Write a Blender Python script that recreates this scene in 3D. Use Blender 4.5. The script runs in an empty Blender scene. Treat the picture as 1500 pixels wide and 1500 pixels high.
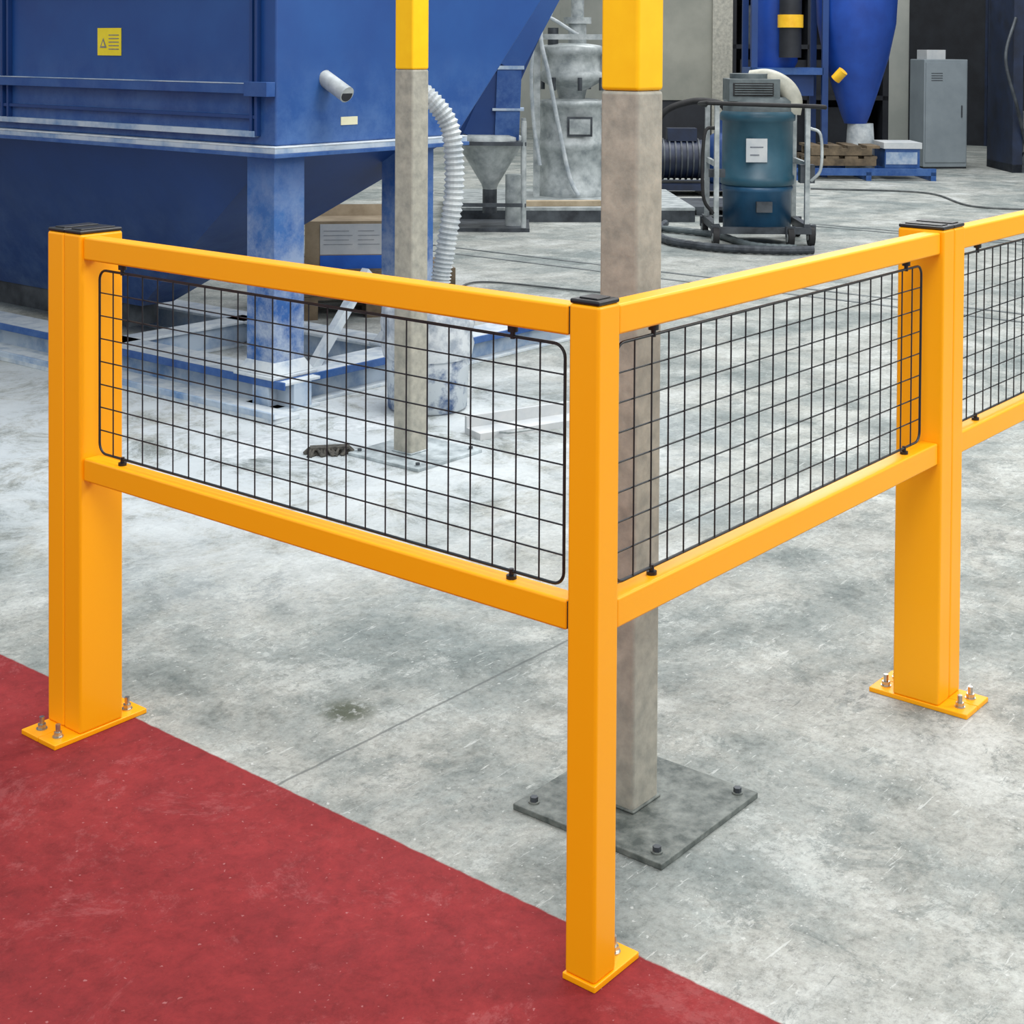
import bpy, bmesh, math, random
from mathutils import Vector, Matrix, noise as mnoise
random.seed(7)
scene = bpy.context.scene
scene.view_settings.view_transform = 'Standard'

def lin(c):
    return tuple(((x/255)/12.92 if x/255 <= .04045 else ((x/255+.055)/1.055)**2.4) for x in c)

# ------------------------------------------------------------ materials
def mat(name, c1, c2=None, scale=6., rough=.5, metal=0., bump=0., lo=.35, hi=.65, detail=6., rough2=None, coat=0., dist=.01, spec=.5, dustz=None, dustc=(176,188,200), dusta=.7):
    m = bpy.data.materials.new(name); m.use_nodes = True
    nt = m.node_tree; N = nt.nodes; L = nt.links
    b = N['Principled BSDF']
    b.inputs['Metallic'].default_value = metal
    b.inputs['Roughness'].default_value = rough
    b.inputs['Coat Weight'].default_value = coat
    b.inputs['Coat Roughness'].default_value = .12
    b.inputs['Specular IOR Level'].default_value = spec
    tc = N.new('ShaderNodeTexCoord')
    no = N.new('ShaderNodeTexNoise'); no.inputs['Scale'].default_value = scale; no.inputs['Detail'].default_value = detail
    no.inputs['Roughness'].default_value = .62
    L.new(tc.outputs['Object'], no.inputs['Vector'])
    r = N.new('ShaderNodeValToRGB')
    r.color_ramp.elements[0].position = lo; r.color_ramp.elements[1].position = hi
    r.color_ramp.elements[0].color = (*lin(c1), 1); r.color_ramp.elements[1].color = (*lin(c2 or c1), 1)
    L.new(no.outputs['Fac'], r.inputs['Fac']); col = r.outputs['Color']
    if dustz:   # settled dust that thins out with height (z_low, z_high)
        sx = N.new('ShaderNodeSeparateXYZ'); L.new(tc.outputs['Object'], sx.inputs[0])
        a = N.new('ShaderNodeMapRange'); a.inputs['From Min'].default_value = dustz[1]; a.inputs['From Max'].default_value = dustz[0]
        L.new(sx.outputs[2], a.inputs['Value'])
        n2 = N.new('ShaderNodeTexNoise'); n2.inputs['Scale'].default_value = 6; n2.inputs['Detail'].default_value = 9; n2.inputs['Roughness'].default_value = .75
        L.new(tc.outputs['Object'], n2.inputs['Vector'])
        q = N.new('ShaderNodeMapRange'); q.inputs['From Min'].default_value = .40; q.inputs['From Max'].default_value = .62
        L.new(n2.outputs['Fac'], q.inputs['Value'])
        mu = N.new('ShaderNodeMath'); mu.operation = 'MULTIPLY'; L.new(a.outputs[0], mu.inputs[0]); L.new(q.outputs[0], mu.inputs[1])
        mu2 = N.new('ShaderNodeMath'); mu2.operation = 'MULTIPLY'; L.new(mu.outputs[0], mu2.inputs[0]); mu2.inputs[1].default_value = dusta
        mx = N.new('ShaderNodeMix'); mx.data_type = 'RGBA'; L.new(mu2.outputs[0], mx.inputs[0]); L.new(col, mx.inputs[6]); mx.inputs[7].default_value = (*lin(dustc), 1)
        col = mx.outputs[2]
    L.new(col, b.inputs['Base Color'])
    if rough2 is not None:
        mr = N.new('ShaderNodeMapRange'); mr.inputs['To Min'].default_value = rough; mr.inputs['To Max'].default_value = rough2
        mr.inputs['From Min'].default_value = .3; mr.inputs['From Max'].default_value = .7
        L.new(no.outputs['Fac'], mr.inputs['Value']); L.new(mr.outputs['Result'], b.inputs['Roughness'])
    if bump:
        bp = N.new('ShaderNodeBump'); bp.inputs['Strength'].default_value = bump; bp.inputs['Distance'].default_value = dist
        L.new(no.outputs['Fac'], bp.inputs['Height']); L.new(bp.outputs['Normal'], b.inputs['Normal'])
    return m

ORANGE = mat('orange_powder_coat', (255,171,2), (255,172,4), 30, rough=.42, coat=.1, spec=.3)
BLACKP = mat('black_plastic', (18,20,24), (26,28,32), 20, rough=.38)
WIRE = mat('black_wire', (16,24,30), (24,32,38), 20, rough=.4)
ZINC = mat('zinc_bolt', (170,170,165), (205,205,200), 40, rough=.3, metal=.9)
GAP = mat('dark_bracket', (30,20,12), (44,28,12), 30, rough=.6)
BLUE = mat('machine_blue_paint', (14,60,126), (24,76,142), 1.3, rough=.45, bump=.02, detail=10, dustz=(1.09, 1.5), dusta=.3, dustc=(110,144,188))
BLUE2 = mat('machine_blue_dark', (12,50,104), (16,58,120), 1.2, rough=.5, dustz=(.2, .9), dusta=.35, dustc=(96,124,160))
BLUEL = mat('leg_blue_dusty', (30,80,146), (60,108,168), 5, rough=.6, lo=.4, hi=.8, bump=.05, detail=10, dustz=(.14, 1.1), dusta=.9)
BLUED = mat('dusty_blue_paint', (96,130,172), (172,186,200), 5, rough=.75, lo=.34, hi=.56, bump=.1, detail=10)
DUSTW = mat('dusty_ledge', (150,166,184), (196,204,209), 12, rough=.85, lo=.3, hi=.55, detail=10)
COLG = mat('column_galvanised', (138,139,131), (176,173,161), 24, rough=.6, bump=.2, lo=.3, hi=.68, detail=12, spec=.25)
COLY = mat('column_yellow_paint', (250,190,0), (255,200,10), 9, rough=.45, spec=.3)
PLATE = mat('column_plate_steel', (66,74,72), (122,128,124), 30, rough=.65, bump=.35, detail=12)
PLATED = mat('dusty_plate_steel', (120,130,134), (182,192,196), 14, rough=.8, bump=.35, detail=12)
STEEL = mat('dusty_steel', (134,142,144), (190,196,196), 8, rough=.5, metal=.15, bump=.1)
STEELD = mat('dark_steel', (44,48,54), (82,88,94), 6, rough=.5, metal=.3)
DARK = mat('dark_machine', (16,19,27), (30,34,42), 4, rough=.6)
NAVY = mat('navy_machine_paint', (16,26,46), (26,42,72), 4, rough=.5)
TEAL = mat('vacuum_blue_grey_paint', (36,76,94), (48,90,108), 5, rough=.4)
TEALD = mat('vacuum_blue_bin', (24,64,94), (36,82,114), 5, rough=.35)
HEADG = mat('vacuum_grey_head', (70,80,84), (100,110,112), 8, rough=.5)
RUBBER = mat('black_rubber', (18,18,20), (36,36,38), 8, rough=.7)
CABLE = mat('dusty_cable', (66,70,72), (100,104,104), 8, rough=.8)
TRACK = mat('floor_track_steel', (84,90,92), (120,126,126), 3, rough=.6)
HOSEW = mat('white_hose', (150,160,168), (196,202,204), 10, rough=.5)
HOSEB = mat('beige_hose', (160,160,148), (188,186,172), 10, rough=.5)
CARD = mat('cardboard', (132,116,92), (168,152,126), 5, rough=.85)
PRINT = mat('white_print', (176,182,186), (198,200,200), 6, rough=.7)
TEXT = mat('grey_text_ink', (100,106,116), (130,134,140), 30, rough=.8)
BLUEP = mat('blue_print', (20,84,180), (30,100,200), 6, rough=.6)
WOOD = mat('pallet_wood', (78,68,54), (122,106,84), 7, rough=.85, bump=.2)
WOODL = mat('light_plank', (158,142,116), (186,170,144), 7, rough=.8)
LABY = mat('yellow_label', (226,206,30), (236,218,46), 6, rough=.5)
CREAM = mat('cream_label', (204,202,170), (216,214,184), 6, rough=.5)
BAG = mat('plastic_bag_white', (150,160,172), (206,212,216), 14, rough=.35, bump=.6, lo=.4, hi=.6)
DRUM = mat('drum_blue_white', (60,88,132), (196,204,210), 9, rough=.5, lo=.40, hi=.52, detail=10)
CABG = mat('cabinet_grey', (126,136,142), (138,148,154), 3, rough=.5)
WALLW = mat('wall_plaster', (170,174,169), (192,194,187), .8, rough=.9)
WALLB = mat('wall_beige_panel', (124,126,118), (146,146,136), 1.2, rough=.85)
YEL = mat('yellow_paint', (226,170,20), (240,190,40), 9, rough=.4)
BLUEBAG = mat('blue_big_duct', (16,56,138), (24,72,164), 2.5, rough=.5, bump=.2)
BRISTLE = mat('brush_bristles', (54,54,52), (90,88,82), 60, rough=.9, bump=.6)
POWDER = mat('white_powder', (172,180,184), (206,212,216), 30, rough=.95, bump=.5, detail=10)

# floor ---------------------------------------------------------------
def floor_material():
    m = bpy.data.materials.new('painted_concrete_floor'); m.use_nodes = True
    nt = m.node_tree; N = nt.nodes; L = nt.links; b = N['Principled BSDF']
    tc = N.new('ShaderNodeTexCoord'); P = tc.outputs['Object']
    sx = N.new('ShaderNodeSeparateXYZ'); L.new(P, sx.inputs[0])
    def noise(s, d=8, r=.6, dist=0, vec=None):
        n = N.new('ShaderNodeTexNoise'); n.inputs['Scale'].default_value = s; n.inputs['Detail'].default_value = d
        n.inputs['Roughness'].default_value = r; n.inputs['Distortion'].default_value = dist; L.new(vec or P, n.inputs['Vector']); return n.outputs['Fac']
    def ramp(f, stops):
        r = N.new('ShaderNodeValToRGB'); e = r.color_ramp.elements
        e[0].position = stops[0][0]; e[0].color = (*stops[0][1], 1); e[1].position = stops[-1][0]; e[1].color = (*stops[-1][1], 1)
        for p, c in stops[1:-1]:
            x = e.new(p); x.color = (*c, 1)
        L.new(f, r.inputs['Fac']); return r.outputs['Color']
    def mix(f, a, c, mode='MIX'):
        x = N.new('ShaderNodeMix'); x.data_type = 'RGBA'; x.blend_type = mode
        if isinstance(f, float): x.inputs[0].default_value = f
        else: L.new(f, x.inputs[0])
        for s, v in ((6, a), (7, c)):
            if isinstance(v, tuple): x.inputs[s].default_value = (*v, 1)
            else: L.new(v, x.inputs[s])
        return x.outputs[2]
    def math_(op, a, c=None, clamp=False):
        x = N.new('ShaderNodeMath'); x.operation = op; x.use_clamp = clamp
        for i, v in enumerate((a, c)):
            if v is None: continue
            if isinstance(v, (int, float)): x.inputs[i].default_value = v
            else: L.new(v, x.inputs[i])
        return x.outputs[0]
    def mrange(v, a, c):
        x = N.new('ShaderNodeMapRange'); x.interpolation_type = 'SMOOTHSTEP'
        x.inputs['From Min'].default_value = a; x.inputs['From Max'].default_value = c
        L.new(v, x.inputs['Value']); return x.outputs['Result']
    base = ramp(noise(1.3, 10, .7, .3), [(.36, lin((122,130,129))), (.46, lin((145,150,147))), (.54, lin((160,162,157))), (.66, lin((176,179,176)))])
    blotch = ramp(noise(5.2, 11, .8, .3), [(.37, (.56, .58, .58)), (.46, (.88, .89, .89)), (.54, (1, 1, 1)), (.64, (1.18, 1.2, 1.21))])
    c = mix(.85, base, blotch, 'MULTIPLY')
    wp = mrange(noise(2.6, 11, .84, .2), .535, .57)
    c = mix(math_('MULTIPLY', wp, .36), c, lin((190,194,191)))
    wd = mrange(noise(4.2, 11, .84, .5), .54, .585)
    c = mix(math_('MULTIPLY', wd, .52), c, lin((108,116,115)))
    fine = ramp(noise(52, 7, .88), [(.36, (.5, .5, .5)), (.48, (.96, .96, .96)), (.64, (1.28, 1.28, 1.28))])
    c = mix(.7, c, fine, 'MULTIPLY')
    for rot, s1, s2, th, col, am in ((.5, 9, 64, .63, (206,210,208), .5), (-.8, 6, 60, .65, (92,98,98), .5), (1.5, 8, 74, .64, (206,210,208), .5), (.1, 4, 45, .66, (96,102,102), .45)):
        mp = N.new('ShaderNodeMapping'); L.new(P, mp.inputs[0]); mp.inputs['Rotation'].default_value = (0, 0, rot); mp.inputs['Scale'].default_value = (s1, s2, 1)
        sc = mrange(noise(1., 5, .7, .4, mp.outputs[0]), th, th+.05)
        c = mix(math_('MULTIPLY', sc, am), c, lin(col))
    # pale dust zone near the filling machine
    vx = math_('SUBTRACT', sx.outputs[0], 1.9); vy = math_('MULTIPLY', math_('SUBTRACT', sx.outputs[1], 3.4), .8)
    dd = math_('SQRT', math_('ADD', math_('MULTIPLY', vx, vx), math_('MULTIPLY', vy, vy)))
    dust = math_('SUBTRACT', 1., mrange(dd, .6, 2.2))
    dust = math_('MULTIPLY', dust, mrange(noise(2.6, 11, .84, .5), .38, .54))
    c = mix(math_('MULTIPLY', dust, .8), c, lin((200,208,213)))
    sp = mrange(noise(70, 3, .5), .67, .71)
    c = mix(math_('MULTIPLY', sp, .5), c, lin((210,213,211)))
    jy = math_('ABSOLUTE', math_('SUBTRACT', math_('ADD', sx.outputs[1], math_('MULTIPLY', math_('SUBTRACT', noise(9, 4), .5), .012)), .895))
    j = math_('SUBTRACT', 1., mrange(jy, .0015, .0055))
    jx = math_('LESS_THAN', sx.outputs[0], 3.2)
    c = mix(math_('MULTIPLY', math_('MULTIPLY', j, jx), .65), c, lin((84,88,88)))
    vx = math_('SUBTRACT', sx.outputs[0], .47); vy = math_('SUBTRACT', sx.outputs[1], 1.03)
    dd = math_('SQRT', math_('ADD', math_('MULTIPLY', vx, vx), math_('MULTIPLY', vy, vy)))
    st = math_('SUBTRACT', 1., mrange(dd, .02, .09))
    st = math_('MULTIPLY', st, mrange(noise(30, 6, .7), .38, .5))
    c = mix(math_('MULTIPLY', st, .9), c, lin((70,76,62)))
    # red walkway
    red = ramp(noise(1.8, 10, .8, .4), [(.34, lin((114,37,40))), (.46, lin((127,40,43))), (.56, lin((136,44,46))), (.68, lin((144,58,59)))])
    rf = ramp(noise(18, 9, .88, .3), [(.34, (.62, .6, .6)), (.49, (.98, .98, .98)), (.66, (1.22, 1.22, 1.22))])
    red = mix(.85, red, rf, 'MULTIPLY')
    rw = mrange(noise(3.2, 11, .86, .4), .53, .60)
    red = mix(math_('MULTIPLY', rw, .36), red, lin((162,90,91)))
    rs = mrange(noise(90, 3, .5), .68, .73)
    red = mix(math_('MULTIPLY', rs, .45), red, lin((190,134,134)))
    edge = math_('ADD', sx.outputs[0], math_('MULTIPLY', math_('SUBTRACT', noise(25, 6), .5), .008))
    edge = math_('SUBTRACT', edge, math_('MULTIPLY', sx.outputs[1], .012))
    isred = math_('SUBTRACT', 1., mrange(edge, .124, .130))
    c = mix(isred, c, red)
    L.new(c, b.inputs['Base Color'])
    mr = N.new('ShaderNodeMapRange'); mr.inputs['To Min'].default_value = .6; mr.inputs['To Max'].default_value = .95
    L.new(noise(4, 6, .7), mr.inputs['Value']); L.new(mr.outputs['Result'], b.inputs['Roughness'])
    b.inputs['Specular IOR Level'].default_value = .2
    bp = N.new('ShaderNodeBump'); bp.inputs['Strength'].default_value = .3; bp.inputs['Distance'].default_value = .004
    L.new(noise(30, 7, .8), bp.inputs['Height']); L.new(bp.outputs['Normal'], b.inputs['Normal'])
    return m
FLOOR = floor_material()

# ------------------------------------------------------------ mesh builder
class MB:
    def __init__(s): s.v = []; s.f = []; s.m = []; s.sm = []; s.mats = []
    def mi(s, m):
        if m not in s.mats: s.mats.append(m)
        return s.mats.index(m)
    def add(s, vs, fs, m, smooth=False):
        o = len(s.v); s.v += [tuple(v) for v in vs]
        k = s.mi(m)
        for f in fs: s.f.append(tuple(o+i for i in f)); s.m.append(k); s.sm.append(smooth)
    def box(s, x0, x1, y0, y1, z0, z1, m, M=None):
        vs = [Vector((x, y, z)) for x in (x0, x1) for y in (y0, y1) for z in (z0, z1)]
        if M is not None: vs = [M @ v for v in vs]
        s.add(vs, [(0,1,3,2),(4,6,7,5),(0,4,5,1),(2,3,7,6),(0,2,6,4),(1,5,7,3)], m)
    def beam(s, p0, p1, w, h, m):
        p0 = Vector(p0); p1 = Vector(p1); d = p1-p0
        M = Matrix.Translation(p0) @ d.to_track_quat('Z', 'Y').to_matrix().to_4x4()
        s.box(-w/2, w/2, -h/2, h/2, 0, d.length, m, M)
    def prism(s, poly, axis, a, b, m):
        n = len(poly)
        def P(u, v, w):
            return {'x': (w, u, v), 'y': (u, w, v), 'z': (u, v, w)}[axis]
        vs = [P(u, v, a) for u, v in poly]+[P(u, v, b) for u, v in poly]
        s.add(vs, [tuple(range(n)), tuple(range(2*n-1, n-1, -1))]+[(i, (i+1) % n, n+(i+1) % n, n+i) for i in range(n)], m)
    def frust(s, r0, r1, m):  # r=(x0,x1,y0,y1,z)
        vs = []
        for (x0, x1, y0, y1, z) in (r0, r1): vs += [(x0,y0,z),(x1,y0,z),(x1,y1,z),(x0,y1,z)]
        s.add(vs, [(0,3,2,1),(4,5,6,7)]+[(i, (i+1) % 4, 4+(i+1) % 4, 4+i) for i in range(4)], m)
    def cyl(s, p0, p1, r0, m, r1=None, seg=20, caps=True, smooth=True):
        r1 = r0 if r1 is None else r1
        p0 = Vector(p0); p1 = Vector(p1); q = (p1-p0).to_track_quat('Z', 'Y')
        vs = []
        for p, r in ((p0, r0), (p1, r1)):
            for i in range(seg):
                a = 2*math.pi*i/seg; vs.append(p+q @ Vector((r*math.cos(a), r*math.sin(a), 0)))
        s.add(vs, [(i, (i+1) % seg, seg+(i+1) % seg, seg+i) for i in range(seg)], m, smooth)
        if caps: 
            s.add(vs[:seg], [tuple(range(seg-1, -1, -1))], m); s.add(vs[seg:], [tuple(range(seg))], m)
    def rev(s, prof, c, m, seg=32):
        cx, cy, cz = c; vs = []
        for r, z in prof:
            for i in range(seg):
                a = 2*math.pi*i/seg; vs.append((cx+r*math.cos(a), cy+r*math.sin(a), cz+z))
        fs = []
        for k in range(len(prof)-1):
            for i in range(seg):
                j = (i+1) % seg; fs.append((k*seg+i, k*seg+j, (k+1)*seg+j, (k+1)*seg+i))
        s.add(vs, fs, m, True)
        n = len(prof)-1
        s.add(vs[:seg], [tuple(range(seg-1, -1, -1))], m); s.add(vs[n*seg:], [tuple(range(seg))], m)
    def tube(s, pts, r, m, seg=10, closed=False, ring=None):
        pts = [Vector(p) for p in pts]; n = len(pts); vs = []; prev = None
        for i, p in enumerate(pts):
            a = pts[(i-1) % n] if (closed or i > 0) else p; b_ = pts[(i+1) % n] if (closed or i < n-1) else p
            t = (b_-a).normalized()
            if prev is None:
                u = t.orthogonal().normalized()
            else:
                u = (prev-t*prev.dot(t)).normalized()
            prev = u; w = t.cross(u)
            rr = r*(ring if (ring and i % 2) else 1)
            for k in range(seg):
                an = 2*math.pi*k/seg; vs.append(p+(u*math.cos(an)+w*math.sin(an))*rr)
        fs = []
        for i in range(n if closed else n-1):
            for k in range(seg):
                j = (k+1) % seg; i2 = (i+1) % n
                fs.append((i*seg+k, i*seg+j, i2*seg+j, i2*seg+k))
        s.add(vs, fs, m, not ring)
        if not closed:
            s.add(vs[:seg], [tuple(range(seg-1, -1, -1))], m); s.add(vs[-seg:], [tuple(range(seg))], m)
    def heap(s, cx, cy, rx, ry, h, m, seed=0, z0=0., nr=10, na=36):
        vs = [(cx, cy, z0+h)]
        for i in range(1, nr+1):
            t = i/nr
            for k in range(na):
                a = 2*math.pi*k/na
                q = 1+.3*mnoise.noise(Vector((math.cos(a)*1.5+seed, math.sin(a)*1.5, seed)))+.12*mnoise.noise(Vector((math.cos(a)*5, math.sin(a)*5, seed)))
                z = h*(1-t)**1.3
                vs.append((cx+rx*t*q*math.cos(a), cy+ry*t*q*math.sin(a), z0+max(z, .0008) if i < nr else z0))
        fs = [(0, 1+k, 1+(k+1) % na) for k in range(na)]
        for i in range(nr-1):
            for k in range(na): fs.append((1+i*na+k, 1+(i+1)*na+k, 1+(i+1)*na+(k+1) % na, 1+i*na+(k+1) % na))
        s.add(vs, fs, m, True)
    def obj(s, name, parent=None, loc=(0,0,0), rot=0, bevel=0, bseg=3):
        me = bpy.data.meshes.new(name); me.from_pydata(s.v, [], s.f)
        for m in s.mats: me.materials.append(m)
        for p, k, q in zip(me.polygons, s.m, s.sm): p.material_index = k; p.use_smooth = q
        bm = bmesh.new(); bm.from_mesh(me)
        if bevel: bmesh.ops.remove_doubles(bm, verts=bm.verts, dist=1e-6)
        bmesh.ops.recalc_face_normals(bm, faces=bm.faces); bm.to_mesh(me); bm.free()
        o = bpy.data.objects.new(name, me); scene.collection.objects.link(o)
        o.location = loc; o.rotation_euler = (0, 0, rot)
        if bevel:
            b = o.modifiers.new('bevel', 'BEVEL'); b.width = bevel; b.segments = bseg; b.limit_method = 'ANGLE'; b.angle_limit = math.radians(40); b.harden_normals = False
            for p in me.polygons: p.use_smooth = True
            w = o.modifiers.new('wn', 'WEIGHTED_NORMAL'); w.keep_sharp = False; w.weight = 100
        if parent: o.parent = parent
        return o
def empty(name, loc=(0,0,0), rot=0):
    e = bpy.data.objects.new(name, None); scene.collection.objects.link(e); e.location = loc; e.rotation_euler = (0,0,rot)
    e.empty_display_size = .1; return e
def smooth_path(ctrl, n=12):
    P = [Vector(c) for c in ctrl]; P = [2*P[0]-P[1]]+P+[2*P[-1]-P[-2]]; out = []
    for i in range(1, len(P)-2):
        a, b, c, d = P[i-1:i+3]
        for k in range(n):
            t = k/n
            out.append(.5*((2*b)+(-a+c)*t+(2*a-5*b+4*c-d)*t*t+(-a+3*b-3*c+d)*t**3))
    out.append(P[-2]); return out

# camera-aligned frame: metres right / ahead from the floor point below the camera
DX, DY = -1.9311, -1.3894
FW = (math.cos(.68225), math.sin(.68225)); RT = (math.sin(.68225), -math.cos(.68225))
HROT = math.atan2(RT[1], RT[0])
def hall(lat, dep, z=0.):
    return (DX+RT[0]*lat+FW[0]*dep, DY+RT[1]*lat+FW[1]*dep, z)

# ------------------------------------------------------------ room
mb = MB(); mb.box(-8, 24, -12, 18, -.1, 0, FLOOR); mb.obj('floor')
mb = MB(); mb.box(21.2, 21.4, -12, 16.4, 0, 7, WALLW); mb.obj('wall_east')
for k, y in enumerate((1, 9.95, 13)):
    mb = MB(); mb.box(21.0, 21.19, y, y+.35, 0, 7, WALLB); mb.obj('trim_%d' % (k+1))
mb = MB(); mb.box(-8, 21.2, 16.2, 16.4, 0, 7, WALLW); mb.obj('wall_north')
for k, x in enumerate((2, 8, 14, 19)):
    mb = MB(); mb.box(x, x+.35, 16.0, 16.19, 0, 7, WALLB); mb.obj('trim_%d' % (k+4))

# ------------------------------------------------------------ guard rail
L1, L2, D = 1.372, 1.329, .112
ZB, ZT, RH, H = .5615, 1.040, .050, 1.099
def post(parent, name, x0, x1, y0, y1):
    mb = MB(); mb.box(x0, x1, y0, y1, .010, H-.004, ORANGE); mb.obj(name, parent, bevel=.006)
    mb = MB(); mb.box(x0+.001, x1-.001, y0+.001, y1-.001, H-.004, H+.004, BLACKP); mb.obj(name+'_cap', parent, bevel=.003)
    mb = MB(); mb.box(x0+.012, x1-.012, y0+.012, y1-.012, H+.0038, H+.0065, BLACKP); mb.obj(name+'_cap_pad', parent, bevel=.002)
def plate(parent, name, x0, x1, y0, y1):
    mb = MB(); mb.box(x0, x1, y0, y1, 0, .011, ORANGE); mb.obj(name, parent, bevel=.002)
def bolt(parent, name, x, y):
    mb = MB()
    mb.cyl((x, y, .011), (x, y, .013), .012, ZINC, seg=20)
    mb.cyl((x, y, .013), (x, y, .022), .0095, ZINC, seg=6, smooth=False)
    mb.cyl((x, y, .022), (x, y, .038), .0055, ZINC, seg=12)
    mb.obj(name, parent)
def rail(parent, name, p0, p1, z0):
    (x0, y0), (x1, y1) = p0, p1
    mb = MB(); mb.box(min(x0,x1), max(x0,x1), min(y0,y1), max(y0,y1), z0, z0+RH, ORANGE); mb.obj(name, parent, bevel=.005)
def mesh_panel(parent, name, a0, a1, c, along):
    z0, z1, rc = ZB+RH+.013, ZT-.020, .022
    mb = MB()
    def P(a, z, off=0):
        return (c+off, a, z) if along == 'y' else (a, c+off, z)
    pts = []
    for (ca, cz, s) in ((a1-rc, z1-rc, 0), (a0+rc, z1-rc, 1), (a0+rc, z0+rc, 2), (a1-rc, z0+rc, 3)):
        for k in range(7):
            an = math.pi/2*(s+k/6); pts.append(P(ca+rc*math.cos(an), cz+rc*math.sin(an)))
    mb.tube(pts, .0028, WIRE, seg=8, closed=True)
    nv = round((a1-a0)/.0505); nh = 8
    for i in range(1, nv):
        a = a0+(a1-a0)*i/nv; mb.tube([P(a, z0-.001, -.0018), P(a, z1+.001, -.0018)], .0016, WIRE, seg=6)
    for i in range(1, nh):
        z = z0+(z1-z0)*i/nh; mb.tube([P(a0-.001, z, .0012), P(a1+.001, z, .0012)], .0016, WIRE, seg=6)
    mb.obj(name, parent)
    mb = MB()
    for a in (a0+.11, a1-.08):
        mb.cyl(P(a, ZB+RH-.001), P(a, z0+.004), .0045, BLACKP, seg=10); mb.cyl(P(a, ZB+RH-.001), P(a, ZB+RH+.006), .009, BLACKP, seg=12)
        mb.cyl(P(a, z1-.004), P(a, ZT+.001), .0045, BLACKP, seg=10); mb.cyl(P(a, ZT-.012), P(a, ZT+.001), .009, BLACKP, seg=12)
    mb.obj(name+'_clamps', parent)

G = empty('safety_guardrail')
post(G, 'corner_post', 0, .06, 0, .06)
plate(G, 'corner_base_plate', -.003, .122, -.003, .062)
bolt(G, 'corner_bolt', .095, .03)
post(G, 'left_end_post', 0, D, L1, L1+.06)
post(G, 'left_joining_post', 0, D, L1+.0605, L1+.1205)
plate(G, 'left_plate_a', -.065, .175, L1-.002, L1+.0595)
plate(G, 'left_plate_b', -.065, .175, L1+.0610, L1+.1225)
for n, (x, y) in enumerate([(-.035, L1+.03), (-.035, L1+.09), (.145, L1+.03), (.145, L1+.09)]): bolt(G, 'left_bolt_%d' % n, x, y)
post(G, 'right_end_post', L2, L2+.06, 0, D)
plate(G, 'right_plate', L2-.002, L2+.0595, -.068, .17)
for n, (x, y) in enumerate([(L2+.03, -.038), (L2+.03, .142)]): bolt(G, 'right_bolt_%d' % n, x, y)
for z, nm in ((ZT, 'top'), (ZB, 'bottom')):
    rail(G, nm+'_rail_left', (.008, .067), (.050, L1), z)
    rail(G, nm+'_rail_right', (.067, .008), (L2, .050), z)
    mb = MB(); mb.box(.011, .047, .0595, .071, z+.003, z+RH-.003, GAP); mb.box(.0595, .071, .011, .047, z+.003, z+RH-.003, GAP); mb.obj(nm+'_rail_brackets', G)
mesh_panel(G, 'wire_mesh_left', .088, L1-.030, .029, 'y')
mesh_panel(G, 'wire_mesh_right', .088, L2-.055, .029, 'x')

G2 = empty('safety_guardrail')
xs = L2+.0605
post(G2, 'end_post', xs, xs+.06, 0, D)
plate(G2, 'end_plate', xs+.0005, xs+.062, -.068, .17)
bolt(G2, 'bolt_1', xs+.03, -.038); bolt(G2, 'bolt_2', xs+.03, .142)
xe = xs+.06+1.28
for z, nm in ((ZT, 'top'), (ZB, 'bottom')): rail(G2, nm+'_rail', (xs+.06, .008), (xe, .050), z)
mesh_panel(G2, 'wire_mesh', xs+.06+.035, xe-.04, .029, 'x')
post(G2, 'far_post', xe, xe+.06, 0, D)
plate(G2, 'far_plate', xe, xe+.06, -.065, .17)
bolt(G2, 'bolt_3', xe+.03, -.035); bolt(G2, 'bolt_4', xe+.03, .142)

# ------------------------------------------------------------ steel columns
def column(cx, cy, s=.045, p=.175, ox=.012, oy=-.015, pm=PLATE):
    C = empty('steel_column', (cx, cy, 0))
    mb = MB(); mb.box(-s, s, -s, s, .010, 1.42, COLG); mb.obj('shaft', C, bevel=.008)
    mb = MB(); mb.box(-s, s, -s, s, 1.42, 4.2, COLY); mb.obj('painted_shaft', C, bevel=.008)
    mb = MB(); mb.box(ox-p, ox+p, oy-p, oy+p, 0, .012, pm)
    mb.obj('base_plate', C, bevel=.002)
    mb = MB()
    for x in (ox-p+.03, ox+p-.03):
        for y in (oy-p+.03, oy+p-.03):
            mb.cyl((x, y, .012), (x, y, .015), .011, pm); mb.cyl((x, y, .015), (x, y, .024), .008, STEELD, seg=6, smooth=False)
    mb.obj('anchor_bolts', C)
    mb = MB(); mb.box(-s-.004, s+.004, -s-.004, s+.004, .012, .018, pm); mb.obj('weld_seam', C, bevel=.003)
column(.53, .305)
column(2.15, 2.40, pm=PLATED)

# ------------------------------------------------------------ blue hopper machine
X0, Y0, X1, Y1 = 2.27, 3.27, 3.40, 7.70
mb = MB()
mb.prism([(X0, 1.09), (X1, 1.09), (4.15, 1.85), (4.15, 2.9), (X0, 2.9)], 'y', Y0, Y1, BLUE)
M = empty('blue_hopper_machine')
mb.obj('body', M, bevel=.01)
mb = MB()
mb.frust((X0-.05, X1+.03, Y0-.05, Y1+.05, 1.045), (X0-.05, X1+.03, Y0-.05, Y1+.05, 1.062), BLUE)
mb.frust((X0-.045, X1+.02, Y0-.045, Y1+.045, 1.062), (X0-.045, X1+.02, Y0-.045, Y1+.045, 1.085), BLUED)
mb.box(X0-.047, X1+.02, Y0-.047, Y1+.045, 1.085, 1.0905, DUSTW)
mb.obj('flange', M, bevel=.002)
mb = MB()
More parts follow.
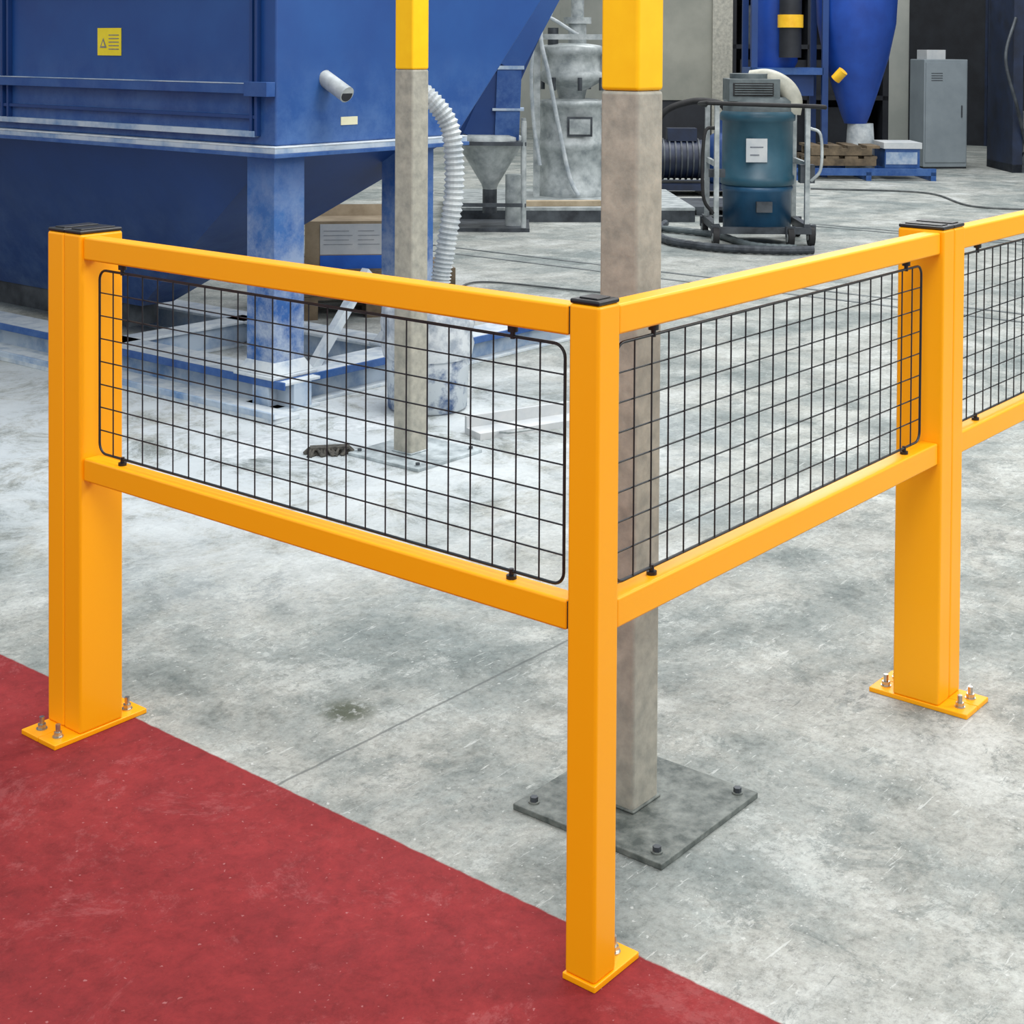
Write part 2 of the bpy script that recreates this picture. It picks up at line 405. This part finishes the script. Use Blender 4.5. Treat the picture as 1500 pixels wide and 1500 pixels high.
# ribs on the long face
for z0, z1, t in ((1.305, 1.345, .05), (1.78, 1.83, .05), (2.4, 2.45, .05)):
    mb.box(X0-t, X0, Y0+.02, Y1, z0, z1, BLUE)
mb.box(X0-.06, X0-.012, Y0-.01, Y0+.13, 1.295, 1.355, BLUE)
for y in (Y0+.09, Y0+.12, 5.17, 5.22, 7.1):
    mb.box(X0-.025, X0, y, y+.015, 1.13, 2.6, BLUE2)
mb.box(X0-.03, X0, Y0+.1, Y1, 1.125, 1.15, BLUED)
mb.box(X0-.052, X0-.0, Y0+.02, Y1, 1.345, 1.349, BLUED)
mb.box(X0-.02, X0, Y0+.1, Y1, 1.20, 1.215, BLUE2)
mb.obj('ribs', M, bevel=.003)
mb = MB()
mb.frust((2.75, 2.95, 4.79, 6.2, .20), (X0+.03, X1-.03, Y0+.06, Y1-.06, 1.05), BLUE2)
mb.frust((2.76, 2.94, 4.9, 6.1, .08), (2.76, 2.94, 4.9, 6.1, .21), STEELD)
mb.obj('lower_hopper', M)
mb = MB()
def leg(x, y, w=.17):
    mb.box(x, x+w, y, y+w, .14, 1.05, BLUEL); mb.box(x-.04, x+w+.04, y-.04, y+w+.04, .125, .14, DUSTW)
    mb.frust((x-.03, x+w+.03, y-.03, y+w+.03, .14), (x-.002, x+w+.002, y-.002, y+w+.002, .19), DUSTW)
for x in (2.29, 3.10):
    for y in (3.30, 7.4): leg(x, y)
mb.obj('legs', M, bevel=.004)
mb = MB()
def chan(x0, x1, y0, y1):
    mb.box(x0, x1, y0, y1, 0, .014, DUSTW); mb.box(x0, x1, y0, y1, .112, .125, DUSTW)
    if y1-y0 > x1-x0: mb.box((x0+x1)/2-.05, (x0+x1)/2+.05, y0, y1, .01, .115, BLUED)
    else: mb.box(x0, x1, (y0+y1)/2-.05, (y0+y1)/2+.05, .01, .115, BLUED)
chan(2.26, 2.46, 3.2, 7.7); chan(3.08, 3.28, 3.2, 7.7); chan(2.26, 4.3, 3.25, 3.45); chan(2.30, 3.2, 4.4, 4.55)
mb.box(2.255, 2.265, 3.2, 7.7, .095, .128, BLUE); mb.box(2.26, 4.3, 3.245, 3.255, .095, .128, BLUE)
mb.box(2.10, 2.25, 3.1, 7.7, 0, .02, DUSTW); mb.box(2.10, 2.115, 3.1, 7.7, .02, .045, BLUED)
mb.obj('base_frame', M, bevel=.003)
mb = MB()
mb.beam((2.55, 3.36, .1), (2.9, 3.36, .5), .04, .04, DUSTW)
mb.cyl((2.55, Y0+.01, 1.37), (2.55, Y0-.13, 1.30), .036, STEEL); mb.cyl((2.55, Y0-.131, 1.30), (2.55, Y0-.125, 1.302), .03, DARK)
mb.box(2.64, 2.74, Y0-.003, Y0, 1.165, 1.20, CREAM)
mb.obj('fittings', M)
# warning label
mb = MB(); mb.box(X0-.004, X0-.001, 4.30, 4.475, 1.455, 1.58, LABY)
mb.add([(X0-.0055, 4.455, 1.49), (X0-.0055, 4.405, 1.49), (X0-.0055, 4.43, 1.535)], [(0,1,2)], TEXT)
mb.add([(X0-.0065, 4.443, 1.497), (X0-.0065, 4.417, 1.497), (X0-.0065, 4.43, 1.522)], [(0,1,2)], LABY)
for k in range(5): mb.box(X0-.0055, X0-.004, 4.315, 4.39, 1.482+k*.016, 1.486+k*.016, TEXT)
mb.obj('warning_label', M)

# corrugated hose
mb = MB()
pth = smooth_path([hall(-.42, 6.25, 1.33), hall(-.345, 6.2, 1.30), hall(-.26, 6.2, 1.19), hall(-.235, 6.2, 1.03), hall(-.24, 6.2, .86), hall(-.265, 6.2, .70), hall(-.285, 6.2, .57), hall(-.295, 6.2, .48)], 14)
mb.tube(pth, .043, HOSEW, seg=16, ring=.78); mb.obj('corrugated_hose')

# drum with plastic bag
mb = MB()
c = hall(-.345, 6.28)
mb.rev([(.15, .0), (.165, .01), (.172, .18), (.176, .19), (.172, .2), (.175, .40), (.182, .41), (.182, .425), (.16, .43)], (c[0], c[1], 0), DRUM)
prof = [(.184, .22), (.195, .27), (.186, .31), (.198, .36), (.19, .42), (.175, .445), (.12, .455), (.05, .45)]
mb.rev(prof, (c[0], c[1], 0), BAG)
mb.obj('lined_drum')

# wooden pallet stack & box
P = empty('wooden_pallet', hall(-.86, 8.75), HROT+.3)
for k in range(2):
    mb = MB(); z = k*.13
    for i in range(5): mb.box(-.45, .45, -.4+i*.175, -.29+i*.175, z+.108, z+.128, WOOD)
    for i in range(3):
        mb.box(-.45+i*.39, -.33+i*.39, -.4, .41, z+.0, z+.018, WOOD)
        for j in range(3): mb.box(-.45+i*.39, -.33+i*.39, -.4+j*.33, -.27+j*.33, z+.018, z+.108, WOOD)
    mb.obj('layer_%d' % k, P)
B = empty('cardboard_box', (*hall(-.93, 8.55)[:2], .2585), HROT+.12)
mb = MB()
mb.box(-.235, .235, -.14, .14, 0, .27, CARD)
mb.box(-.150, .230, -.1425, -.1405, .085, .255, PRINT); mb.box(-.150, .230, -.1425, -.1405, .005, .08, BLUEP)
for k in range(4): mb.box(-.13, .03-.02*(k % 2), -.144, -.1428, .14+.025*k, .1425+.025*k, TEXT); mb.box(.06, .18-.03*(k % 2), -.144, -.1428, .14+.025*k, .1425+.025*k, TEXT)
def flap(a, b_, c_, d_): mb.add([a, b_, c_, d_], [(0,1,2,3)], CARD)
flap((-.235, -.14, .27), (-.235, .14, .27), (-.28, .14, .33), (-.28, -.14, .33))
flap((-.235, .14, .27), (.235, .14, .27), (.235, .20, .33), (-.235, .20, .33))
flap((.235, -.14, .27), (.235, .14, .27), (.30, .14, .29), (.30, -.14, .29))
mb.obj('carton', B)

# floor clutter near drum
mb = MB()
T = Matrix.Translation(Vector(hall(.06, 5.93))) @ Matrix.Rotation(HROT+.55, 4, 'Z')
mb.box(-.24, .24, -.06, .06, .0, .025, PRINT, T); mb.box(-.24, .24, .045, .06, .025, .07, PRINT, T)
mb.tube([T @ Vector((-.15, -.06, .02)), T @ Vector((-.17, -.15, .04)), T @ Vector((-.05, -.15, .04)), T @ Vector((-.04, -.06, .02))], .005, STEEL, seg=6)
mb.obj('metal_tray')
mb = MB()
mb.heap(1.88, 2.90, .22, .15, .016, POWDER, 3)
mb.heap(2.36, 2.84, .14, .11, .014, POWDER, 8)
mb.obj('powder_spill')
mb = MB()
T = Matrix.Translation(Vector((1.955, 2.625, 0))) @ Matrix.Rotation(HROT+.2, 4, 'Z')
mb.box(-.07, .07, -.02, .02, .020, .030, BRISTLE, T)
for i in range(12):
    for j in range(5):
        x = -.07+i*.0128; y = -.02+j*.01
        mb.cyl(T @ Vector((x, y, .024)), T @ Vector((x+random.uniform(-.02,.02), y+random.uniform(-.02,.02), .0)), .004, BRISTLE, r1=.010, seg=6)
mb.obj('hand_brush')

# ------------------------------------------------------------ chutes & small hopper
C = empty('hopper_outlet_chute', hall(-.18, 12.6), HROT)
mb = MB()
mb.rev([(.05, .30), (.07, .36), (.25, .66), (.27, .70), (.27, .76), (.22, .78)], (0, 0, 0), STEEL)
mb.cyl((0,0,.12), (0,0,.32), .06, STEELD)
mb.box(-.30, .30, -.30, .30, .70, .73, STEELD)
for x in (-.28, .28):
    for y in (-.28, .28): mb.cyl((x, y, 0), (x, y, .9), .022, STEEL)
mb.box(-.3, .3, -.3, -.27, .2, .23, STEELD); mb.box(-.33, .33, -.33, .33, 0, .03, STEELD)
mb.cyl((.2, -.1, .03), (.2, -.1, .45), .07, STEEL)
mb.obj('cone_hopper', C)
mb = MB()
mb.beam((-.10, 0, .74), (.62, 0, 2.4), .26, .26, BLUE2)
mb.beam((.14, -.05, .74), (.16, -.05, 1.35), .22, .2, BLUE)
mb.beam((.16, -.05, 1.33), (.72, -.05, 2.4), .2, .2, BLUE)
mb.beam((-.26, .02, .75), (.3, .05, 2.2), .1, .1, BLUE2)
mb.box(.02, .28, -.17, .06, .98, 1.0, BLUED); mb.box(.02, .28, -.17, .06, 1.32, 1.35, BLUED)
mb.obj('blue_ducts', C)

# steel platform
mb = MB()
T = Matrix.Translation(Vector(hall(.55, 13.8)))@Matrix.Rotation(HROT+.05, 4, 'Z')
mb.box(-1.15, 1.0, -.8, .9, .10, .125, STEEL, T)
for y in (-.8, -.25, .3, .86): mb.box(-1.15, 1.0, y, y+.06, .0, .10, STEELD, T)
mb.box(1.05, 1.5, -.3, .5, .05, .08, STEELD, T); mb.box(1.1, 1.2, -.3, .5, 0, .05, STEELD, T); mb.box(1.38, 1.46, -.3, .5, 0, .05, STEELD, T)
mb.obj('steel_platform')
mb = MB()
T = Matrix.Translation(Vector(hall(.45, 13.15, .126)))@Matrix.Rotation(HROT+.1, 4, 'Z')
mb.box(-.33, .33, -.05, .05, 0, .045, WOODL, T); mb.box(-.3, .28, .055, .12, 0, .03, WOODL, T)
mb.obj('timber_offcut')

# silver separator
S = empty('vibrating_separator', (*hall(.56, 14.2)[:2], .126), HROT)
mb = MB()
mb.rev([(.34, .0), (.34, .06), (.31, .08), (.31, .42), (.335, .44), (.335, .5), (.31, .52), (.30, .82), (.33, .84), (.33, .88), (.2, .9)], (0,0,0), STEEL)
mb.rev([(.12, .88), (.14, .98), (.28, 1.06), (.31, 1.08), (.31, 1.14), (.28, 1.16), (.28, 1.30), (.31, 1.32), (.31, 1.38), (.26, 1.4), (.1, 1.42)], (0,0,0), STEEL)
mb.cyl((.05, 0, 1.38), (.05, 0, 1.62), .085, STEEL); mb.cyl((.05, 0, 1.6), (.05, 0, 1.66), .13, STEEL); mb.cyl((.05, 0, 1.66), (.05, 0, 2.6), .06, STEEL)
mb.cyl((-.18, -.1, 1.38), (-.18, -.1, 1.56), .05, STEELD)
mb.box(-.36, -.30, -.3, -.24, 0, 1.5, STEEL); mb.box(.31, .36, -.1, -.04, 0, 1.5, STEEL)
mb.box(-.36, .36, -.31, -.27, 1.45, 1.5, STEEL)
for k in range(8):
    a = k*math.pi/4+.2; mb.cyl((.32*math.cos(a), .32*math.sin(a), .98), (.32*math.cos(a), .32*math.sin(a), 1.1), .02, STEELD, seg=8)
mb.box(-.05, .18, -.33, -.305, .56, .74, STEELD)
mb.box(-.03, .16, -.34, -.325, .58, .72, STEEL)
mb.tube(smooth_path([(-.2, -.2, 1.7), (-.30, -.36, 1.5), (-.22, -.4, 1.1), (-.12, -.4, .6), (-.03, -.42, .2), (.05, -.45, .03)], 10), .02, HOSEW, seg=8)
mb.tube(smooth_path([(.05, -.1, 1.5), (-.3, -.3, 1.65), (-.38, -.36, 1.2), (-.36, -.38, .7), (-.3, -.4, .3)], 10), .018, HOSEW, seg=8)
mb.obj('vessels', S)

# ------------------------------------------------------------ industrial vacuum
V = empty('industrial_vacuum_cleaner', hall(1.91, 11.75), HROT)
mb = MB()
mb.rev([(.24, .09), (.262, .10), (.265, .40), (.275, .41), (.275, .44), (.262, .45)], (0,0,0), TEALD)
mb.rev([(.27, .45), (.285, .46), (.285, .52), (.272, .53), (.272, .94), (.29, .95), (.29, 1.0), (.26, 1.03)], (0,0,0), TEAL)
mb.rev([(.27, 1.0), (.265, 1.10), (.22, 1.13)], (0,0,0), HEADG)
mb.box(-.05, .07, -.30, -.25, .26, .34, STEELD)
mb.box(-.13, .03, -.283, -.268, .64, .82, PRINT); mb.box(-.10, -.03, -.285, -.282, .69, .70, TEXT); mb.box(-.10, -.0, -.285, -.282, .75, .76, TEXT)
mb.obj('tank', V)
mb = MB()
mb.box(-.25, .14, -.19, .17, 1.1, 1.27, HEADG)
mb.box(-.22, .09, -.20, -.19, 1.14, 1.24, RUBBER)
for k in range(5): mb.box(-.21, .08, -.206, -.20, 1.15+k*.018, 1.158+k*.018, HEADG)
mb.cyl((-.07, .0, 1.26), (-.07, 0, 1.31), .15, HEADG)
mb.obj('motor_head', V, bevel=.02)
mb = MB()
mb.tube(smooth_path([(-.05, .05, 1.26), (.08, .0, 1.27), (.20, -.03, 1.21), (.26, -.05, 1.11), (.25, -.05, 1.0)], 12), .075, HOSEB, seg=16)
mb.obj('suction_hose', V)
mb = MB()
for x in (-.35, .34):
    for y in (-.25, .3):
        mb.beam((x, y, .14), (x, y, 1.08), .035, .05, STEEL)
    mb.beam((x, -.28, .14), (x, .42, .14), .05, .06, STEELD)
    mb.beam((x, -.25, .62), (x, .3, .62), .025, .04, STEEL)
mb.beam((-.37, .3, .14), (.37, .3, .14), .05, .05, STEELD)
mb.beam((-.37, -.27, .12), (.37, -.27, .12), .05, .05, STEELD)
mb.beam((.29, -.2, .55), (.4, -.2, .55), .1, .14, STEELD); mb.beam((-.4, -.2, .55), (-.28, -.2, .55), .06, .06, STEELD)
mb.obj('trolley_frame', V)
mb = MB()
mb.tube(smooth_path([(-.36, .3, 1.05), (-.44, .1, 1.07), (-.44, -.3, 1.09), (-.38, -.36, 1.09), (0, -.37, 1.08), (.38, -.36, 1.07), (.46, -.3, 1.06), (.46, .1, 1.05), (.36, .3, 1.04)], 6), .017, RUBBER, seg=8)
mb.tube(smooth_path([(-.36, -.25, .9), (-.45, -.3, .85), (-.46, -.32, .4), (-.38, -.3, .25)], 6), .014, RUBBER, seg=8)
mb.tube(smooth_path([(.36, -.25, .9), (.43, -.3, .85), (.43, -.32, .6), (.36, -.3, .5)], 6), .012, STEEL, seg=8)
mb.obj('handle', V)
mb = MB()
for x, y in ((-.36, -.3), (.2, -.34), (.38, -.22), (-.36, .36), (.38, .36)):
    mb.cyl((x-.022, y, .075), (x+.022, y, .075), .075, RUBBER, seg=24); mb.cyl((x-.026, y, .075), (x+.026, y, .075), .035, STEEL, seg=16)
    mb.box(x-.035, x+.035, y-.02, y+.02, .08, .16, STEELD)
mb.obj('castors', V)
mb = MB()
mb.tube(smooth_path([(-.62, .9, .035), (-.75, .3, .035), (-.70, -.25, .035), (-.4, -.62, .035), (0, -.75, .035), (.3, -.72, .035)], 12), .032, STEELD, seg=10, ring=.88)
mb.tube(smooth_path([(-.7, .6, .03), (-.3, .2, .03), (-.1, -.45, .03), (.2, -.6, .03)], 12), .028, HEADG, seg=10, ring=.88)
mb.obj('floor_hose', V)

# ------------------------------------------------------------ blue machine (right)
Q = empty('blue_dust_extractor', hall(3.75, 18.0), HROT)
mb = MB()
mb.rev([(.13, .62), (.17, .72), (.26, 1.0), (.38, 1.4), (.46, 1.8), (.48, 2.2), (.48, 3.4)], (.34, 0, 0), BLUEBAG)
mb.rev([(.17, .0), (.17, .3), (.15, .62)], (.40, 0, 0), HOSEW)
mb.rev([(.12, .9), (.16, 1.1), (.28, 1.35), (.28, 3.0)], (-.62, .1, 0), BLUEBAG)
mb.box(-.95, -.1, -.3, .4, 1.20, 1.28, BLUE); mb.box(-.8, -.2, -.2, .35, .95, 1.22, BLUE2)
for x in (-.95, -.12): 
    for y in (-.3, .4): mb.box(x, x+.07, y, y+.07, 0, 3, BLUE2)
mb.cyl((-.5, -.3, 1.75), (-.5, -.3, 1.9), .15, YEL); mb.cyl((-.5, -.3, 1.4), (-.5, -.3, 1.75), .13, DARK); mb.cyl((-.5, -.3, 1.9), (-.5, -.3, 2.2), .13, DARK)
mb.cyl((-.0, -.45, 1.15), (.08, -.5, 1.25), .06, YEL)
mb.obj('filter_bodies', Q)
mb = MB()
mb.box(-.5, 1.1, -.75, -.69, .06, .14, BLUE); mb.box(-.5, 1.1, .2, .26, .06, .14, BLUE)
for x in (-.5, .3, 1.04): mb.box(x, x+.06, -.75, .26, 0, .10, BLUE)
mb.box(.55, .95, -.6, -.1, .14, .40, BLUE); mb.box(.53, .97, -.62, -.08, .36, .43, PRINT); mb.box(.56, .92, -.605, -.6, .18, .32, BLUED)
for i in range(3): mb.box(-.35, .45, -.6+i*.25, -.5+i*.25, .16, .24, WOOD)
for i in range(4): mb.box(-.35+i*.22, -.2+i*.22, -.6, .05, .24, .27, WOOD)
for i in range(3): mb.box(-.30, .4, -.6+i*.25, -.5+i*.25, .28, .36, WOOD)
for i in range(4): mb.box(-.32+i*.22, -.17+i*.22, -.6, .05, .36, .39, WOOD)
mb.obj('skid_frame', Q)

# grey cabinet
K = empty('grey_cabinet', hall(5.44, 19.3), HROT+.15)
mb = MB(); mb.box(-.29, .29, -.22, .22, 0.02, 1.38, CABG); mb.obj('carcass', K, bevel=.01)
mb = MB(); mb.box(-.27, .27, -.232, -.22, .08, 1.34, CABG); mb.box(.2, .215, -.245, -.232, .65, .8, STEELD); mb.box(-.29, .29, -.21, .22, 0, .03, DARK)
for k in range(4): mb.box(-.2, -.05, -.236, -.232, 1.2-k*.03, 1.21-k*.03, STEELD)
mb.box(-.25, .0, -.2, .1, 1.38, 1.5, PRINT)
mb.obj('door', K, bevel=.002)

# dark press on the right
R = empty('industrial_press', hall(6.75, 19.0), HROT)
mb = MB()
mb.box(-.62, -.50, -.5, .5, 0, 3.4, NAVY); mb.box(.9, 1.05, -.5, .5, 0, 3.4, NAVY)
mb.box(-.62, 1.05, -.45, .45, 1.45, 2.2, NAVY); mb.frust((-.1, .5, -.25, .25, .9), (-.5, .9, -.4, .4, 1.5), NAVY)
for x in (-.45, .0, .45): mb.box(x, x+.04, -.47, -.45, 1.5, 2.15, BLUE2)
mb.cyl((.2, 0, .35), (.2, 0, .95), .16, STEELD); mb.box(-.3, .7, -.4, .4, .25, .38, STEELD)
mb.box(-.62, 1.05, -.5, .5, 0, .1, STEELD); mb.cyl((-.35, -.4, .1), (-.35, -.4, .75), .12, PRINT)
mb.beam((-.5, -.45, .1), (.2, -.45, 1.5), .07, .07, STEELD); mb.box(-.62, 1.05, -.5, .5, 2.6, 3.0, NAVY)
mb.tube(smooth_path([(-.6, -.5, 1.9), (-.75, -.6, 1.4), (-.6, -.6, .8), (-.45, -.5, .3)], 8), .02, STEELD)
mb.obj('frame', R)

# east wall opening with its darkness painted on a panel, grey partition, dark storage behind
mb = MB(); mb.box(21.08, 21.195, 2.5, 9.05, 0, 3.6, DARK)
for k in range(5): mb.box(21.06, 21.08, 2.5+k*1.31, 2.54+k*1.31, 0, 3.6, NAVY)
mb.obj('dark_opening_panel')
mb = MB()
T = Matrix.Translation(Vector(hall(2.35, 20.5)))@Matrix.Rotation(HROT, 4, 'Z')
mb.box(-.45, .35, -.05, .05, .80, 3.4, WALLB, T); mb.box(.35, .62, -.1, .1, .0, 3.4, COLG, T); mb.box(-.5, -.42, -.08, .08, 0, 3.4, STEELD, T)
mb.box(-.42, .35, -.03, .03, .0, .8, DARK, T)
mb.obj('partition_panel')
# blower pump unit on a skid
W = empty('blower_pump', hall(1.85, 15.6), HROT)
mb = MB()
mb.box(-.40, .55, -.3, .3, .06, .12, NAVY)
for x in (-.38, .08, .48): mb.box(x, x+.06, -.3, .3, 0, .06, STEELD)
mb.cyl((-.32, 0, .36), (.12, 0, .36), .20, NAVY, seg=28)
for k in range(7): mb.cyl((-.30+k*.06, 0, .36), (-.285+k*.06, 0, .36), .215, STEELD, seg=28)
mb.cyl((.12, 0, .36), (.22, 0, .36), .09, STEELD)
mb.rev([(.20, .12), (.24, .16), (.24, .55), (.16, .62), (.10, .64), (.10, .82)], (.38, 0, 0), BLUE2, 28)
mb.box(-.25, .05, -.10, .1, .55, .68, NAVY)
mb.tube(smooth_path([(.38, 0, .80), (.30, 0, .93), (.0, .05, .95), (-.3, .1, .8), (-.36, .15, .4), (-.36, .2, .12)], 10), .035, RUBBER, seg=10)
mb.obj('unit', W)
mb = MB()
T = Matrix.Translation(Vector(hall(4.1, 21.2)))@Matrix.Rotation(HROT, 4, 'Z')
for x in (-1.1, -.04, 1.0): mb.box(x, x+.08, -.4, .4, 0, 3.2, DARK, T)
for z in (.1, .8, 1.5, 2.2, 3.0): mb.box(-1.1, 1.08, -.4, .4, z, z+.06, DARK, T)
mb.box(-.95, .9, -.3, .3, .86, 1.35, DARK, T); mb.box(-.9, -.2, -.3, .3, 1.56, 2.1, STEELD, T); mb.box(-1.0, .8, -.3, .3, .16, .7, DARK, T); mb.box(-1.05,1.05,.38,.4,0,3.2,DARK,T)
mb.obj('storage_rack')

# rails let into the floor, and cables
mb = MB()
for x in (6.3, 6.55, 9.6, 9.75): mb.box(x, x+.03, -2, 9, 0, .004, TRACK)
mb.obj('floor_track')
mb = MB()
mb.tube(smooth_path([(12.5, 3.2, .012), (12.0, 4.2, .012), (13.0, 5.2, .012), (12.6, 6.3, .012)], 14), .010, CABLE, seg=6)
mb.tube(smooth_path([(4.9, 4.6, .010), (5.4, 4.8, .010), (5.6, 3.9, .010), (6.1, 3.6, .010)], 14), .007, CABLE, seg=6)
mb.tube(smooth_path([(2.05, 7.0, .012), (1.9, 6.2, .012), (2.0, 5.6, .012), (1.8, 5.9, .012), (1.8, 6.6, .012)], 14), .010, RUBBER, seg=6)
mb.obj('floor_cable')

# ------------------------------------------------------------ lights
w = bpy.data.worlds.new('hall_ambient'); scene.world = w; w.use_nodes = True
bg = w.node_tree.nodes['Background']; bg.inputs[0].default_value = (.94, .98, 1, 1); bg.inputs[1].default_value = .80
def area(name, loc, target, sx, sy, power, col=(1,1,1)):
    l = bpy.data.lights.new(name, 'AREA'); l.shape = 'RECTANGLE'; l.size = sx; l.size_y = sy; l.energy = power; l.color = col
    o = bpy.data.objects.new(name, l); scene.collection.objects.link(o); o.location = loc
    o.rotation_euler = (Vector(target)-Vector(loc)).to_track_quat('-Z', 'Y').to_euler()
area('ceiling_lamp_front', (-2.0, -1.5, 5.5), (0, .4, 0), 3, 3, 200)
area('ceiling_lamp_side', (4.2, -3.6, 3.9), (.6, .3, .2), 1.8, 1.8, 170, (1, .98, .95))
area('ceiling_lamp_mid', (4, 1.5, 6.5), (4, 2.6, 0), 4, 4, 340)
area('ceiling_lamp_rear', (12, 6, 6.8), (12, 7, 0), 5, 5, 520)
for k, (la, de) in enumerate(((.15, 13.), (2.9, 13.), (4.6, 12.))):  # unseen area lights, added and tilted to put highlights on the rail tops
    area('rail_highlight_light_%d' % (k+1), hall(la, de, 3.55), hall(la*.4, 3., .8), .9, .5, 14)

# ------------------------------------------------------------ camera
f, pit, rol, yaw = 2217., .0225, .0058, .68225
py = 69.+pit*f
fw = Vector((math.cos(yaw)*math.cos(pit), math.sin(yaw)*math.cos(pit), -math.sin(pit)))
r = Vector((math.sin(yaw), -math.cos(yaw), 0)); u = r.cross(fw)
r2 = r*math.cos(rol)+u*math.sin(rol); u2 = -r*math.sin(rol)+u*math.cos(rol)
cd = bpy.data.cameras.new('camera'); co = bpy.data.objects.new('camera', cd); scene.collection.objects.link(co)
Mx = Matrix.Identity(4)
for i in range(3): Mx[i][0] = r2[i]; Mx[i][1] = u2[i]; Mx[i][2] = -fw[i]
Mx[0][3], Mx[1][3], Mx[2][3] = -1.9311, -1.38943, 1.5037
co.matrix_world = Mx
cd.sensor_width = 36; cd.sensor_fit = 'HORIZONTAL'; cd.lens = f/1500*36; cd.shift_y = (py-750)/1500; cd.clip_end = 200
scene.camera = co
